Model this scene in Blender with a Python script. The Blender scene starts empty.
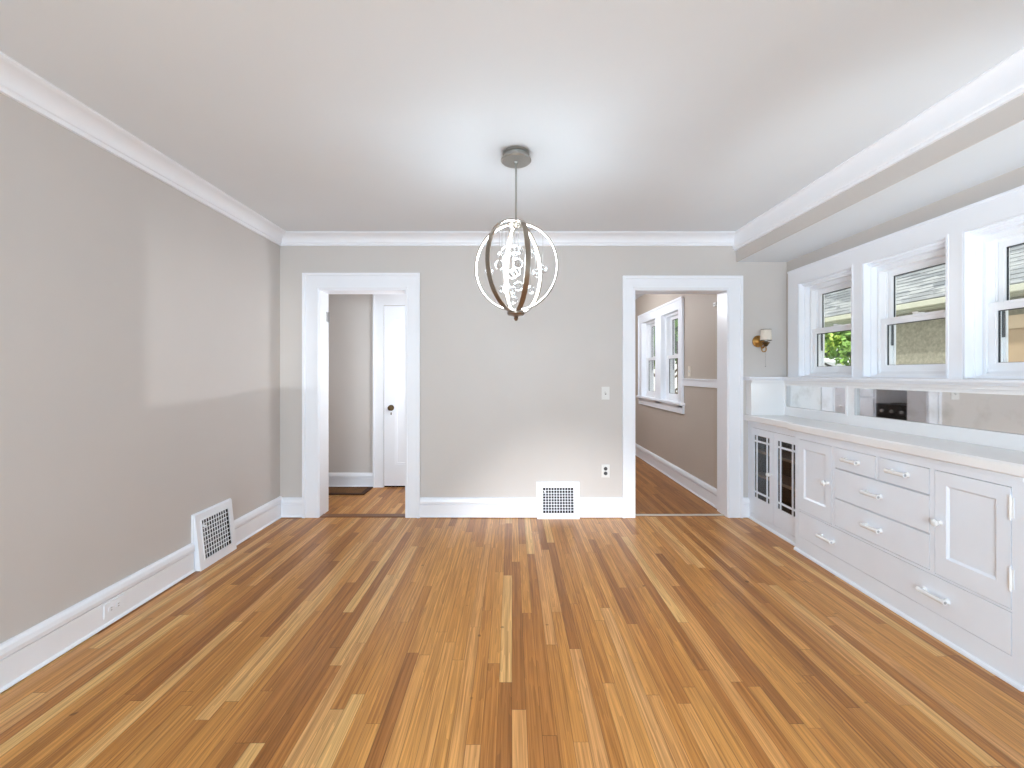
import bpy, bmesh, math, random
from mathutils import Vector, Matrix
random.seed(7)
PI = math.pi
C = bpy.context.scene.collection
H = 1.295          # camera height

# ------------------------------------------------------------------ materials
def lin(c):
    def f(v):
        v /= 255.0
        return v / 12.92 if v <= 0.04045 else ((v + 0.055) / 1.055) ** 2.4
    return (f(c[0]), f(c[1]), f(c[2]), 1.0)

def mat(name, col, rough=0.5, metal=0.0, vary=0.03, scale=8.0, bump=0.0, bscale=120.0, spec=0.5):
    m = bpy.data.materials.new(name)
    m.use_nodes = True
    nt = m.node_tree
    b = nt.nodes['Principled BSDF']
    b.inputs['Roughness'].default_value = rough
    b.inputs['Metallic'].default_value = metal
    b.inputs['Specular IOR Level'].default_value = spec
    tc = nt.nodes.new('ShaderNodeTexCoord')
    n = nt.nodes.new('ShaderNodeTexNoise')
    n.inputs['Scale'].default_value = scale
    n.inputs['Detail'].default_value = 3
    nt.links.new(tc.outputs['Object'], n.inputs['Vector'])
    r = nt.nodes.new('ShaderNodeValToRGB')
    L = lin(col)
    r.color_ramp.elements[0].position = 0.3
    r.color_ramp.elements[1].position = 0.7
    r.color_ramp.elements[0].color = (L[0] * (1 - vary), L[1] * (1 - vary), L[2] * (1 - vary), 1)
    r.color_ramp.elements[1].color = (min(1, L[0] * (1 + vary)), min(1, L[1] * (1 + vary)), min(1, L[2] * (1 + vary)), 1)
    nt.links.new(n.outputs['Fac'], r.inputs['Fac'])
    nt.links.new(r.outputs['Color'], b.inputs['Base Color'])
    if bump > 0:
        n2 = nt.nodes.new('ShaderNodeTexNoise')
        n2.inputs['Scale'].default_value = bscale
        n2.inputs['Detail'].default_value = 2
        nt.links.new(tc.outputs['Object'], n2.inputs['Vector'])
        bp = nt.nodes.new('ShaderNodeBump')
        bp.inputs['Strength'].default_value = bump
        bp.inputs['Distance'].default_value = 0.002
        nt.links.new(n2.outputs['Fac'], bp.inputs['Height'])
        nt.links.new(bp.outputs['Normal'], b.inputs['Normal'])
    return m

def emis(name, col, strength):
    m = bpy.data.materials.new(name)
    m.use_nodes = True
    b = m.node_tree.nodes['Principled BSDF']
    b.inputs['Base Color'].default_value = lin(col)
    b.inputs['Emission Color'].default_value = lin(col)
    b.inputs['Emission Strength'].default_value = strength
    return m

def thin_glass(name, tint=(1, 1, 1, 1), boost=0.9, power=5.0, base=0.035):
    m = bpy.data.materials.new(name)
    m.use_nodes = True
    nt = m.node_tree
    nt.nodes.remove(nt.nodes['Principled BSDF'])
    out = nt.nodes['Material Output']
    tr = nt.nodes.new('ShaderNodeBsdfTransparent')
    tr.inputs['Color'].default_value = tint
    gl = nt.nodes.new('ShaderNodeBsdfGlossy')
    gl.inputs['Roughness'].default_value = 0.02
    fr = nt.nodes.new('ShaderNodeLayerWeight')
    fr.inputs['Blend'].default_value = 0.5
    pw = nt.nodes.new('ShaderNodeMath')
    pw.operation = 'POWER'
    pw.inputs[1].default_value = power
    nt.links.new(fr.outputs['Facing'], pw.inputs[0])
    mu = nt.nodes.new('ShaderNodeMath')
    mu.operation = 'MULTIPLY_ADD'
    mu.use_clamp = True
    mu.inputs[1].default_value = boost
    mu.inputs[2].default_value = base
    mx = nt.nodes.new('ShaderNodeMixShader')
    nt.links.new(pw.outputs[0], mu.inputs[0])
    nt.links.new(mu.outputs[0], mx.inputs[0])
    nt.links.new(tr.outputs[0], mx.inputs[1])
    nt.links.new(gl.outputs[0], mx.inputs[2])
    nt.links.new(mx.outputs[0], out.inputs['Surface'])
    return m

def wood_floor(name, tones, width=0.054, length=1.2, rough=0.33):
    m = bpy.data.materials.new(name)
    m.use_nodes = True
    nt = m.node_tree
    N = nt.nodes.new
    K = nt.links.new
    b = nt.nodes['Principled BSDF']
    tc = N('ShaderNodeTexCoord')
    sp = N('ShaderNodeSeparateXYZ')
    K(tc.outputs['Object'], sp.inputs[0])
    def M(op, a, bb=None, c=None):
        n = N('ShaderNodeMath')
        n.operation = op
        for i, v in enumerate((a, bb, c)):
            if v is None:
                continue
            if isinstance(v, (int, float)):
                n.inputs[i].default_value = v
            else:
                K(v, n.inputs[i])
        return n.outputs[0]
    u = M('DIVIDE', sp.outputs['X'], width)
    row = M('FLOOR', u)
    fu = M('SUBTRACT', u, row)
    w1 = N('ShaderNodeTexWhiteNoise')
    w1.noise_dimensions = '1D'
    K(row, w1.inputs['W'])
    lrow = M('MULTIPLY_ADD', w1.outputs['Value'], 0.7, 0.7)
    v = M('DIVIDE', M('DIVIDE', sp.outputs['Y'], length), lrow)
    v = M('ADD', v, M('MULTIPLY', w1.outputs['Value'], 37.3))
    brd = M('FLOOR', v)
    fv = M('SUBTRACT', v, brd)
    cb = N('ShaderNodeCombineXYZ')
    K(row, cb.inputs[0])
    K(brd, cb.inputs[1])
    w2 = N('ShaderNodeTexWhiteNoise')
    w2.noise_dimensions = '2D'
    K(cb.outputs[0], w2.inputs['Vector'])
    rp = N('ShaderNodeValToRGB')
    rp.color_ramp.interpolation = 'LINEAR'
    els = rp.color_ramp.elements
    while len(els) < len(tones):
        els.new(0.5)
    for i, t in enumerate(tones):
        els[i].position = t[0]
        els[i].color = lin(t[1])
    K(w2.outputs['Value'], rp.inputs['Fac'])
    # grain
    gx = M('MULTIPLY', sp.outputs['X'], 95.0)
    gy = M('MULTIPLY', sp.outputs['Y'], 1.7)
    gz = M('MULTIPLY', w2.outputs['Value'], 80.0)
    gv = N('ShaderNodeCombineXYZ')
    K(gx, gv.inputs[0]); K(gy, gv.inputs[1]); K(gz, gv.inputs[2])
    gn = N('ShaderNodeTexNoise')
    gn.inputs['Scale'].default_value = 1.0
    gn.inputs['Detail'].default_value = 4
    gn.inputs['Roughness'].default_value = 0.6
    gn.inputs['Distortion'].default_value = 0.6
    K(gv.outputs[0], gn.inputs['Vector'])
    gr = N('ShaderNodeValToRGB')
    gr.color_ramp.elements[0].position = 0.32
    gr.color_ramp.elements[0].color = (0.62, 0.56, 0.50, 1)
    gr.color_ramp.elements[1].position = 0.62
    gr.color_ramp.elements[1].color = (1.08, 1.08, 1.08, 1)
    K(gn.outputs['Fac'], gr.inputs['Fac'])
    # cathedral figure
    cx = M('MULTIPLY', sp.outputs['X'], 26.0)
    cy = M('MULTIPLY', sp.outputs['Y'], 1.3)
    cv = N('ShaderNodeCombineXYZ')
    K(cx, cv.inputs[0]); K(cy, cv.inputs[1]); K(gz, cv.inputs[2])
    wv = N('ShaderNodeTexNoise')
    wv.inputs['Scale'].default_value = 1.0
    wv.inputs['Detail'].default_value = 1
    K(cv.outputs[0], wv.inputs['Vector'])
    fig = M('FRACT', M('MULTIPLY', wv.outputs['Fac'], 9.0))
    figc = N('ShaderNodeMapRange')
    K(fig, figc.inputs['Value'])
    figc.inputs['To Min'].default_value = 0.84
    figc.inputs['To Max'].default_value = 1.06
    # worm specks / nail holes
    kn = N('ShaderNodeTexNoise')
    kn.inputs['Scale'].default_value = 14.0
    kn.inputs['Detail'].default_value = 1
    K(tc.outputs['Object'], kn.inputs['Vector'])
    kr = N('ShaderNodeMapRange')
    K(kn.outputs['Fac'], kr.inputs['Value'])
    kr.inputs['From Min'].default_value = 0.76
    kr.inputs['From Max'].default_value = 0.80
    kr.inputs['To Min'].default_value = 1.0
    kr.inputs['To Max'].default_value = 0.5
    # gaps
    eu = M('MINIMUM', fu, M('SUBTRACT', 1.0, fu))
    ev = M('MULTIPLY', M('MINIMUM', fv, M('SUBTRACT', 1.0, fv)), length / width)
    e = M('MINIMUM', eu, ev)
    gap = N('ShaderNodeMapRange')
    K(e, gap.inputs['Value'])
    gap.inputs['From Min'].default_value = 0.008
    gap.inputs['From Max'].default_value = 0.030
    gap.inputs['To Min'].default_value = 0.50
    gap.inputs['To Max'].default_value = 1.0
    def mul(a, bb):
        n = N('ShaderNodeMix')
        n.data_type = 'RGBA'
        n.blend_type = 'MULTIPLY'
        n.inputs['Factor'].default_value = 1.0
        K(a, n.inputs[6]); K(bb, n.inputs[7])
        return n.outputs[2]
    c = mul(rp.outputs['Color'], gr.outputs['Color'])
    c = mul(c, figc.outputs[0])
    c = mul(c, gap.outputs[0])
    c = mul(c, kr.outputs[0])
    K(c, b.inputs['Base Color'])
    b.inputs['Roughness'].default_value = rough
    b.inputs['Specular IOR Level'].default_value = 0.38
    bp = N('ShaderNodeBump')
    bp.inputs['Strength'].default_value = 0.25
    bp.inputs['Distance'].default_value = 0.001
    K(gap.outputs[0], bp.inputs['Height'])
    K(bp.outputs['Normal'], b.inputs['Normal'])
    return m

OAK = [(0.0, (166, 108, 52)), (0.16, (186, 124, 60)), (0.42, (203, 142, 72)), (0.66, (213, 153, 82)),
       (0.85, (217, 159, 98)), (1.0, (232, 186, 118))]
M_ = {}
M_['floor'] = wood_floor('oak_strip_floor', OAK)
M_['floor_hall'] = wood_floor('hall_oak_floor', OAK, rough=0.4)
M_['floor_kitchen'] = wood_floor('kitchen_oak_floor', [(0, (146, 90, 42)), (0.4, (166, 110, 56)), (1, (190, 134, 74))], rough=0.4)
M_['wall'] = mat('greige_wall_paint', (203, 198, 194), 0.55, vary=0.012, scale=2.5, bump=0.08, bscale=180)
M_['wall_k'] = mat('taupe_kitchen_paint', (190, 178, 166), 0.6, vary=0.012, scale=2.5, bump=0.08, bscale=180)
M_['ceiling'] = mat('ceiling_paint', (224, 229, 234), 0.8, vary=0.008, scale=2, bump=0.08, bscale=120)
M_['trim'] = mat('white_trim_paint', (240, 243, 249), 0.32, vary=0.008, scale=6)
M_['cab'] = mat('white_cabinet_paint', (235, 241, 250), 0.30, vary=0.012, scale=7, bump=0.05, bscale=60)
M_['counter'] = mat('glossy_white_counter_paint', (240, 240, 241), 0.24, vary=0.01, scale=7, bump=0.04, bscale=50)
M_['vinyl'] = mat('white_window_vinyl', (238, 239, 242), 0.28, vary=0.006)
M_['gasket'] = mat('dark_glazing_gasket', (42, 46, 52), 0.6)
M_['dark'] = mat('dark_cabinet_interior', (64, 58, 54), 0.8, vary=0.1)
M_['shelfwood'] = mat('interior_shelf_wood', (150, 132, 116), 0.6, vary=0.1)
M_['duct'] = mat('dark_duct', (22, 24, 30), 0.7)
M_['damper'] = mat('grey_damper_blade', (64, 68, 78), 0.5)
M_['knob'] = mat('white_porcelain', (238, 238, 238), 0.15)
M_['plate'] = mat('cover_plate_plastic', (226, 226, 224), 0.35)
M_['slot'] = mat('slot_dark', (70, 70, 72), 0.6)
M_['nickel'] = mat('brushed_nickel', (172, 172, 168), 0.34, metal=0.85)
M_['ringmetal'] = mat('bronze_nickel_band', (152, 142, 130), 0.3, metal=0.9, vary=0.12, scale=5)
M_['brass'] = mat('aged_brass', (170, 128, 70), 0.3, metal=0.9, vary=0.2, scale=60)
M_['darkbrass'] = mat('tarnished_brass', (96, 78, 52), 0.35, metal=0.8, vary=0.2, scale=50)
M_['steel'] = mat('steel', (180, 180, 182), 0.3, metal=0.9)
M_['black'] = mat('black_enamel', (24, 24, 26), 0.25)
M_['shade'] = mat('cream_parchment_shade', (226, 216, 202), 0.7, vary=0.05, scale=30)
M_['led'] = emis('white_led', (246, 250, 255), 8.0)
M_['glass'] = thin_glass('window_glass', (0.97, 0.985, 0.98, 1))
M_['cabglass'] = thin_glass('cabinet_glass', (0.9, 0.9, 0.9, 1))
M_['bubble'] = thin_glass('glass_bubble', (0.90, 0.90, 0.90, 1), 0.95, 2.4, 0.05)
M_['wire'] = mat('fine_steel_wire', (150, 148, 144), 0.4, metal=0.6)
M_['rug'] = mat('brown_mat', (112, 76, 40), 0.95, vary=0.25, scale=60, bump=0.5, bscale=400)
M_['rugedge'] = mat('brown_mat_border', (72, 44, 24), 0.95, vary=0.2, scale=60)
M_['strip'] = mat('threshold_metal', (206, 198, 186), 0.35, metal=0.3)
M_['oakdark'] = mat('threshold_oak', (120, 76, 42), 0.4, vary=0.15, scale=12)
M_['stucco'] = mat('grey_stucco', (146, 144, 130), 0.9, vary=0.22, scale=24, bump=0.8, bscale=40)
M_['fascia'] = mat('pale_green_fascia', (186, 188, 172), 0.5)
M_['tan'] = mat('tan_painted_wood', (196, 178, 152), 0.6, vary=0.05)
M_['tandark'] = mat('darker_tan_wood', (170, 150, 124), 0.6)  # darker tan of the shutter panel
M_['soil'] = mat('lawn', (104, 124, 72), 0.95, vary=0.25, scale=3)
M_['pale'] = mat('pale_siding', (226, 228, 224), 0.7)
M_['paleroof'] = mat('pale_shingle', (196, 200, 200), 0.85, vary=0.08, scale=20)
M_['bark'] = mat('bark', (86, 74, 62), 0.9, vary=0.25, scale=20, bump=0.5)
M_['leaf_a'] = mat('leaf_bright', (186, 210, 104), 0.6, vary=0.4, scale=1.6)
M_['leaf_b'] = mat('leaf_mid', (132, 172, 88), 0.6, vary=0.4, scale=1.6)
M_['leaf_c'] = mat('leaf_deep', (96, 134, 80), 0.6, vary=0.4, scale=1.6)

def mirror_mat():
    m = bpy.data.materials.new('old_silvered_mirror')
    m.use_nodes = True
    nt = m.node_tree
    b = nt.nodes['Principled BSDF']
    b.inputs['Metallic'].default_value = 1.0
    b.inputs['Roughness'].default_value = 0.03
    tc = nt.nodes.new('ShaderNodeTexCoord')
    n = nt.nodes.new('ShaderNodeTexNoise')
    n.inputs['Scale'].default_value = 9
    n.inputs['Detail'].default_value = 5
    nt.links.new(tc.outputs['Object'], n.inputs['Vector'])
    r = nt.nodes.new('ShaderNodeValToRGB')
    r.color_ramp.elements[0].position = 0.25
    r.color_ramp.elements[0].color = (0.70, 0.69, 0.67, 1)
    r.color_ramp.elements[1].position = 0.5
    r.color_ramp.elements[1].color = (0.88, 0.88, 0.88, 1)
    nt.links.new(n.outputs['Fac'], r.inputs['Fac'])
    nt.links.new(r.outputs['Color'], b.inputs['Base Color'])
    return m
M_['mirror'] = mirror_mat()

def shingle_mat():
    m = bpy.data.materials.new('grey_asphalt_shingle')
    m.use_nodes = True
    nt = m.node_tree
    b = nt.nodes['Principled BSDF']
    b.inputs['Roughness'].default_value = 0.9
    tc = nt.nodes.new('ShaderNodeTexCoord')
    mp = nt.nodes.new('ShaderNodeMapping')
    mp.inputs['Scale'].default_value = (7.0, 3.4, 7.0)
    nt.links.new(tc.outputs['Object'], mp.inputs['Vector'])
    n = nt.nodes.new('ShaderNodeTexVoronoi')
    n.inputs['Scale'].default_value = 1.0
    nt.links.new(mp.outputs[0], n.inputs['Vector'])
    sp = nt.nodes.new('ShaderNodeSeparateColor')
    nt.links.new(n.outputs['Color'], sp.inputs[0])
    r = nt.nodes.new('ShaderNodeValToRGB')
    r.color_ramp.elements[0].color = lin((94, 100, 105))
    r.color_ramp.elements[1].color = lin((150, 154, 155))
    nt.links.new(sp.outputs[0], r.inputs['Fac'])
    nt.links.new(r.outputs['Color'], b.inputs['Base Color'])
    return m
M_['shingle'] = shingle_mat()

# ------------------------------------------------------------------ mesh helpers
class MB:
    def __init__(s):
        s.bm = bmesh.new()
        s.mats = []
        s.cur = 0
    def use(s, m):
        if m not in s.mats:
            s.mats.append(m)
        s.cur = s.mats.index(m)
        return s
    def face(s, vs, smooth=False):
        try:
            f = s.bm.faces.new(vs)
        except ValueError:
            return None
        f.material_index = s.cur
        f.smooth = smooth
        return f
    def box(s, x0, x1, y0, y1, z0, z1, bev=0.0):
        if x0 > x1: x0, x1 = x1, x0
        if y0 > y1: y0, y1 = y1, y0
        if z0 > z1: z0, z1 = z1, z0
        v = [s.bm.verts.new(p) for p in ((x0, y0, z0), (x1, y0, z0), (x1, y1, z0), (x0, y1, z0),
                                         (x0, y0, z1), (x1, y0, z1), (x1, y1, z1), (x0, y1, z1))]
        fs = [s.face([v[i] for i in q]) for q in ((0, 3, 2, 1), (4, 5, 6, 7), (0, 1, 5, 4), (1, 2, 6, 5), (2, 3, 7, 6), (3, 0, 4, 7))]
        if bev > 0:
            bev = min(bev, 0.45 * min(x1 - x0, y1 - y0, z1 - z0))
            es = set()
            for f in fs:
                es.update(f.edges)
            r = bmesh.ops.bevel(s.bm, geom=list(es), offset=bev, segments=2, profile=0.6, affect='EDGES')
            for f in r['faces']:
                f.material_index = s.cur
        return s
    def prism(s, pts, axis, a0, a1, smooth=False):
        """2-D outline extruded along axis. axis 'x': pts are (y,z); 'y': (x,z); 'z': (x,y)."""
        def P(p, a):
            return {'x': (a, p[0], p[1]), 'y': (p[0], a, p[1]), 'z': (p[0], p[1], a)}[axis]
        A = [s.bm.verts.new(P(p, a0)) for p in pts]
        B = [s.bm.verts.new(P(p, a1)) for p in pts]
        n = len(pts)
        for i in range(n):
            s.face([A[i], A[(i + 1) % n], B[(i + 1) % n], B[i]], smooth)
        s.face(A[::-1]); s.face(B)
        return s
    def ring_rect(s, axis, a0, a1, o, i):
        """rectangular frame: outer rect o=(u0,u1,v0,v1), hole i; extruded along axis from a0 to a1"""
        u0, u1, v0, v1 = o
        p0, p1, q0, q1 = i
        for (a, b, c, d) in ((u0, p0, v0, v1), (p1, u1, v0, v1), (p0, p1, v0, q0), (p0, p1, q1, v1)):
            if b - a < 1e-5 or d - c < 1e-5:
                continue
            if axis == 'x': s.box(a0, a1, a, b, c, d)
            elif axis == 'y': s.box(a, b, a0, a1, c, d)
            else: s.box(a, b, c, d, a0, a1)
        return s
    def lathe(s, prof, c=(0, 0, 0), axis='z', seg=24, smooth=True):
        """prof: list of (r, h)."""
        rows = []
        for r, h in prof:
            row = []
            for k in range(seg):
                a = 2 * PI * k / seg
                p = {'z': (r * math.cos(a), r * math.sin(a), h), 'y': (r * math.cos(a), h, r * math.sin(a)),
                     'x': (h, r * math.cos(a), r * math.sin(a))}[axis]
                row.append(s.bm.verts.new((c[0] + p[0], c[1] + p[1], c[2] + p[2])))
            rows.append(row)
        for i in range(len(rows) - 1):
            for k in range(seg):
                s.face([rows[i][k], rows[i][(k + 1) % seg], rows[i + 1][(k + 1) % seg], rows[i + 1][k]], smooth)
        s.face(rows[0][::-1]); s.face(rows[-1])
        return s
    def tube(s, pts, r, seg=10, closed=False):
        pts = [Vector(p) for p in pts]
        n = len(pts)
        rows = []
        up = None
        for i, p in enumerate(pts):
            if closed:
                t = pts[(i + 1) % n] - pts[i - 1]
            else:
                t = pts[min(i + 1, n - 1)] - pts[max(i - 1, 0)]
            t.normalize()
            if up is None:
                up = Vector((0, 0, 1)) if abs(t.z) < 0.9 else Vector((1, 0, 0))
            a = t.cross(up).normalized()
            b = a.cross(t).normalized()
            up = b
            rr = r[i] if isinstance(r, (list, tuple)) else r
            rows.append([s.bm.verts.new(p + a * rr * math.cos(2 * PI * k / seg) + b * rr * math.sin(2 * PI * k / seg)) for k in range(seg)])
        m = n if closed else n - 1
        for i in range(m):
            A, B = rows[i], rows[(i + 1) % n]
            for k in range(seg):
                s.face([A[k], A[(k + 1) % seg], B[(k + 1) % seg], B[k]], True)
        if not closed:
            s.face(rows[0][::-1]); s.face(rows[-1])
        return s
    def sphere(s, c, r, u=16, v=10, sc=(1, 1, 1)):
        top = s.bm.verts.new((c[0], c[1], c[2] + r * sc[2]))
        bot = s.bm.verts.new((c[0], c[1], c[2] - r * sc[2]))
        rows = []
        for i in range(1, v):
            th = PI * i / v
            rows.append([s.bm.verts.new((c[0] + r * sc[0] * math.sin(th) * math.cos(2 * PI * k / u),
                                         c[1] + r * sc[1] * math.sin(th) * math.sin(2 * PI * k / u),
                                         c[2] + r * sc[2] * math.cos(th))) for k in range(u)])
        for k in range(u):
            s.face([top, rows[0][k], rows[0][(k + 1) % u]], True)
            s.face([bot, rows[-1][(k + 1) % u], rows[-1][k]], True)
        for i in range(len(rows) - 1):
            for k in range(u):
                s.face([rows[i][k], rows[i + 1][k], rows[i + 1][(k + 1) % u], rows[i][(k + 1) % u]], True)
        return s
    def build(s, name, parent=None, m=None):
        if m is not None and not s.mats:
            s.mats = [m]
        bmesh.ops.recalc_face_normals(s.bm, faces=s.bm.faces[:])
        for e in s.bm.edges:
            if len(e.link_faces) == 2 and e.calc_face_angle(0.0) > 0.6:
                e.smooth = False
        me = bpy.data.meshes.new(name)
        s.bm.to_mesh(me)
        s.bm.free()
        for mm in s.mats:
            me.materials.append(mm)
        o = bpy.data.objects.new(name, me)
        C.objects.link(o)
        if parent is not None:
            attach(o, parent)
        return o

def world_of(o):
    mw = o.matrix_basis.copy()
    if o.parent is not None:
        mw = world_of(o.parent) @ o.matrix_parent_inverse @ mw
    return mw

def attach(o, parent):
    o.parent = parent
    o.matrix_parent_inverse = world_of(parent).inverted()

def mb(m):
    return MB().use(m)

def thing(name, label, cat, loc, group=None):
    o = bpy.data.objects.new(name, None)
    o.empty_display_size = 0.1
    C.objects.link(o)
    o.location = loc
    o['label'] = label
    o['category'] = cat
    if group: o['group'] = group
    return o

def tag(o, label, cat, group=None):
    o['label'] = label
    o['category'] = cat
    if group: o['group'] = group
    return o

def struct(o):
    o['kind'] = 'structure'
    return o

# ------------------------------------------------------------------ room dimensions
XL, XR = -2.093, 2.48          # side wall, bay window wall
XB = 2.02                      # face of the soffit beam
YB, YB2 = 3.97, 4.14           # back wall faces
ZC = 2.54                      # ceiling
YF = -3.6                      # rear wall of the front room
BAY0 = 0.99                    # near end of the bay
WT = 0.18
D1 = (-1.736, -0.956, 2.055)   # opening into hall  (x0, x1, top)
D2 = (1.105, 1.94, 2.055)      # opening into kitchen
KX = 1.98                      # kitchen side wall
KY = 7.3
KL = -0.42
HY = 5.02                      # hall back wall
HL, HR = -2.26, -0.60
W = M_['wall']

# floors
struct(mb(M_['floor']).box(XL - WT, XR + WT, YF - WT, YB + 0.02, -0.12, 0).build('floor'))
struct(mb(M_['floor_hall']).box(HL - 0.1, HR + 0.08, YB + 0.02, HY + 0.12, -0.12, -0.001).build('floor_hall'))
struct(mb(M_['floor_kitchen']).box(KL - 0.1, KX + 0.16, YB + 0.02, KY + 0.15, -0.12, -0.001).build('floor_kitchen'))
# ceilings
struct(mb(M_['ceiling']).box(XL - WT, XR + WT, YF - WT, YB2, ZC, ZC + 0.15).build('ceiling'))
struct(mb(M_['ceiling']).box(HL - 0.1, HR + 0.08, YB2, HY + 0.15, ZC, ZC + 0.15).build('ceiling_hall'))
struct(mb(M_['ceiling']).box(KL - 0.1, KX + 0.16, YB2, KY + 0.15, 2.48, ZC + 0.15).build('ceiling_kitchen'))
# walls
struct(mb(W).box(XL - WT, XL, YF - WT, YB2, 0, ZC).build('wall_left'))
b = mb(W)
b.box(XL, D1[0], YB, YB2, 0, ZC)
b.box(D1[0], D1[1], YB, YB2, D1[2], ZC)
b.box(D1[1], D2[0], YB, YB2, 0, ZC)
b.box(D2[0], D2[1], YB, YB2, D2[2], ZC)
b.box(D2[1], XR + WT, YB, YB2, 0, ZC)
struct(b.build('wall_back'))
# bay window wall with four openings
WZ0, WZ1 = 1.268, 2.066
WIN = [(3.182, 3.777), (2.489, 3.083), (1.800, 2.395), (1.111, 1.706)]
b = mb(W)
b.box(XR, XR + WT, BAY0 - 0.2, YB, 0, WZ0)
b.box(XR, XR + WT, BAY0 - 0.2, YB, WZ1, ZC)
ys = [BAY0 - 0.2] + [v for w in reversed(WIN) for v in w] + [YB]
for i in range(0, len(ys), 2):
    b.box(XR, XR + WT, ys[i], ys[i + 1], WZ0, WZ1)
struct(b.build('wall_right'))
b = mb(W)
b.box(2.05, XR, BAY0 - 0.16, BAY0, 0, ZC)
b.box(2.05, 2.05 + WT, YF - WT, BAY0 - 0.16, 0, ZC)
struct(b.build('wall_right_front'))
# rear wall of the front room with two window openings
b = mb(W)
RW = [(-1.75, 0.45, 0.75, 2.15), (0.905, 1.80, 0.833, 2.15)]
b.box(XL, -1.75, YF - WT, YF, 0, ZC)
b.box(-1.75, 0.45, YF - WT, YF, 0, 0.75); b.box(-1.75, 0.45, YF - WT, YF, 2.15, ZC)
b.box(0.45, 0.905, YF - WT, YF, 0, ZC)
b.box(0.905, 1.80, YF - WT, YF, 0, 0.833); b.box(0.905, 1.80, YF - WT, YF, 2.15, ZC)
b.box(1.80, 2.05, YF - WT, YF, 0, ZC)
struct(b.build('wall_rear'))
# partition with wide opening between front room and dining room (behind the camera)
b = mb(W)
b.box(XL, -1.90, -0.62, -0.48, 0, ZC)
b.box(1.85, 2.05, -0.62, -0.48, 0, ZC)
b.box(-1.90, 1.85, -0.62, -0.48, 2.30, ZC)
struct(b.build('wall_front'))
# soffit over the bay
b = mb(W)
b.box(XB, XB + 0.01, BAY0, YB, 2.30, ZC).box(XB + 0.01, XR, BAY0, YB, 2.312, ZC)
b.use(M_['ceiling']).box(XB + 0.01, XR, BAY0, YB, 2.30, 2.312)
struct(b.build('ceiling_soffit'))
# hall shell
b = mb(W)
b.box(HL, HR, HY, HY + 0.12, 0, ZC)
struct(b.build('wall_hall_back'))
struct(mb(W).box(HL - 0.1, HL, YB2, HY + 0.12, 0, ZC).build('wall_hall_left'))
struct(mb(W).box(HR, HR + 0.08, YB2, HY + 0.12, 0, ZC).build('wall_hall_right'))
# kitchen shell
KW = [(6.02, 6.66), (5.19, 5.80)]
KZ0, KZ1 = 0.955, 2.06
b = mb(M_['wall_k'])
b.box(KX, KX + 0.16, YB2, KY, 0, KZ0); b.box(KX, KX + 0.16, YB2, KY, KZ1, 2.48)
ys = [YB2, KW[1][0], KW[1][1], KW[0][0], KW[0][1], KY]
for i in range(0, 6, 2):
    b.box(KX, KX + 0.16, ys[i], ys[i + 1], KZ0, KZ1)
struct(b.build('wall_kitchen_right'))
struct(mb(M_['wall_k']).box(KL, KX + 0.16, KY, KY + 0.15, 0, 2.48).build('wall_kitchen_back'))
struct(mb(M_['wall_k']).box(KL - 0.1, KL, YB2, KY + 0.15, 0, 2.48).build('wall_kitchen_left'))

# ------------------------------------------------------------------ crown mouldings
T = M_['trim']
def cove(p, h, n=8):
    """outline (offset from wall, z) of a cove crown"""
    z0 = ZC - h
    pts = [(0, z0), (0.016, z0), (0.020, z0 + 0.008), (0.020, z0 + 0.018), (0.028, z0 + 0.022)]
    for i in range(n + 1):
        a = i / n * PI / 2
        pts.append((0.030 + (p - 0.042) * (1 - math.cos(a)), z0 + 0.026 + (h - 0.040) * math.sin(a)))
    pts += [(p - 0.008, ZC - 0.012), (p, ZC - 0.008), (p, ZC), (0, ZC)]
    return pts
struct(mb(T).prism([(XL + o, z) for o, z in cove(0.115, 0.096)], 'y', -0.48, YB, True).build('trim_1'))
struct(mb(T).prism([(YB - o, z) for o, z in cove(0.115, 0.096)], 'x', XL, XB, True).build('trim_2'))
struct(mb(T).prism([(XB - o, z) for o, z in cove(0.068, 0.140)], 'y', BAY0, YB, True).build('trim_3'))

# ------------------------------------------------------------------ baseboards
def base_prof(h=0.19, t=0.020):
    return [(0, 0.005), (t + 0.010, 0.005), (t + 0.010, 0.010), (t + 0.002, 0.018), (t, 0.020), (t, h - 0.061), (t - 0.010, h - 0.060), (t - 0.010, h - 0.055), (t + 0.005, h - 0.054), (t + 0.007, h - 0.035),
            (t + 0.002, h - 0.015), (t - 0.006, h - 0.004), (t - 0.012, h), (0, h)]
BP = base_prof()
b = mb(T)
for y0, y1 in ((-0.48, 2.868), (3.262, YB)):
    b.prism([(XL + o, z) for o, z in BP], 'y', y0, y1)
struct(b.build('baseboard_left'))
b = mb(T)
BPb = base_prof(0.178)
for x0, x1 in ((XL, -1.876), (-0.830, 0.222), (0.604, 0.995), (2.066, 2.13)):
    b.prism([(YB - o, z) for o, z in BPb], 'x', x0, x1)
struct(b.build('baseboard_back'))
b = mb(T)
b.prism([(HY - o, z) for o, z in base_prof(0.165)], 'x', HL, -1.575)
struct(b.build('baseboard_hall'))
b = mb(T)
b.prism([(KX - o, z) for o, z in base_prof(0.18)], 'y', YB2, KY)
struct(b.build('baseboard_kitchen'))

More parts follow.
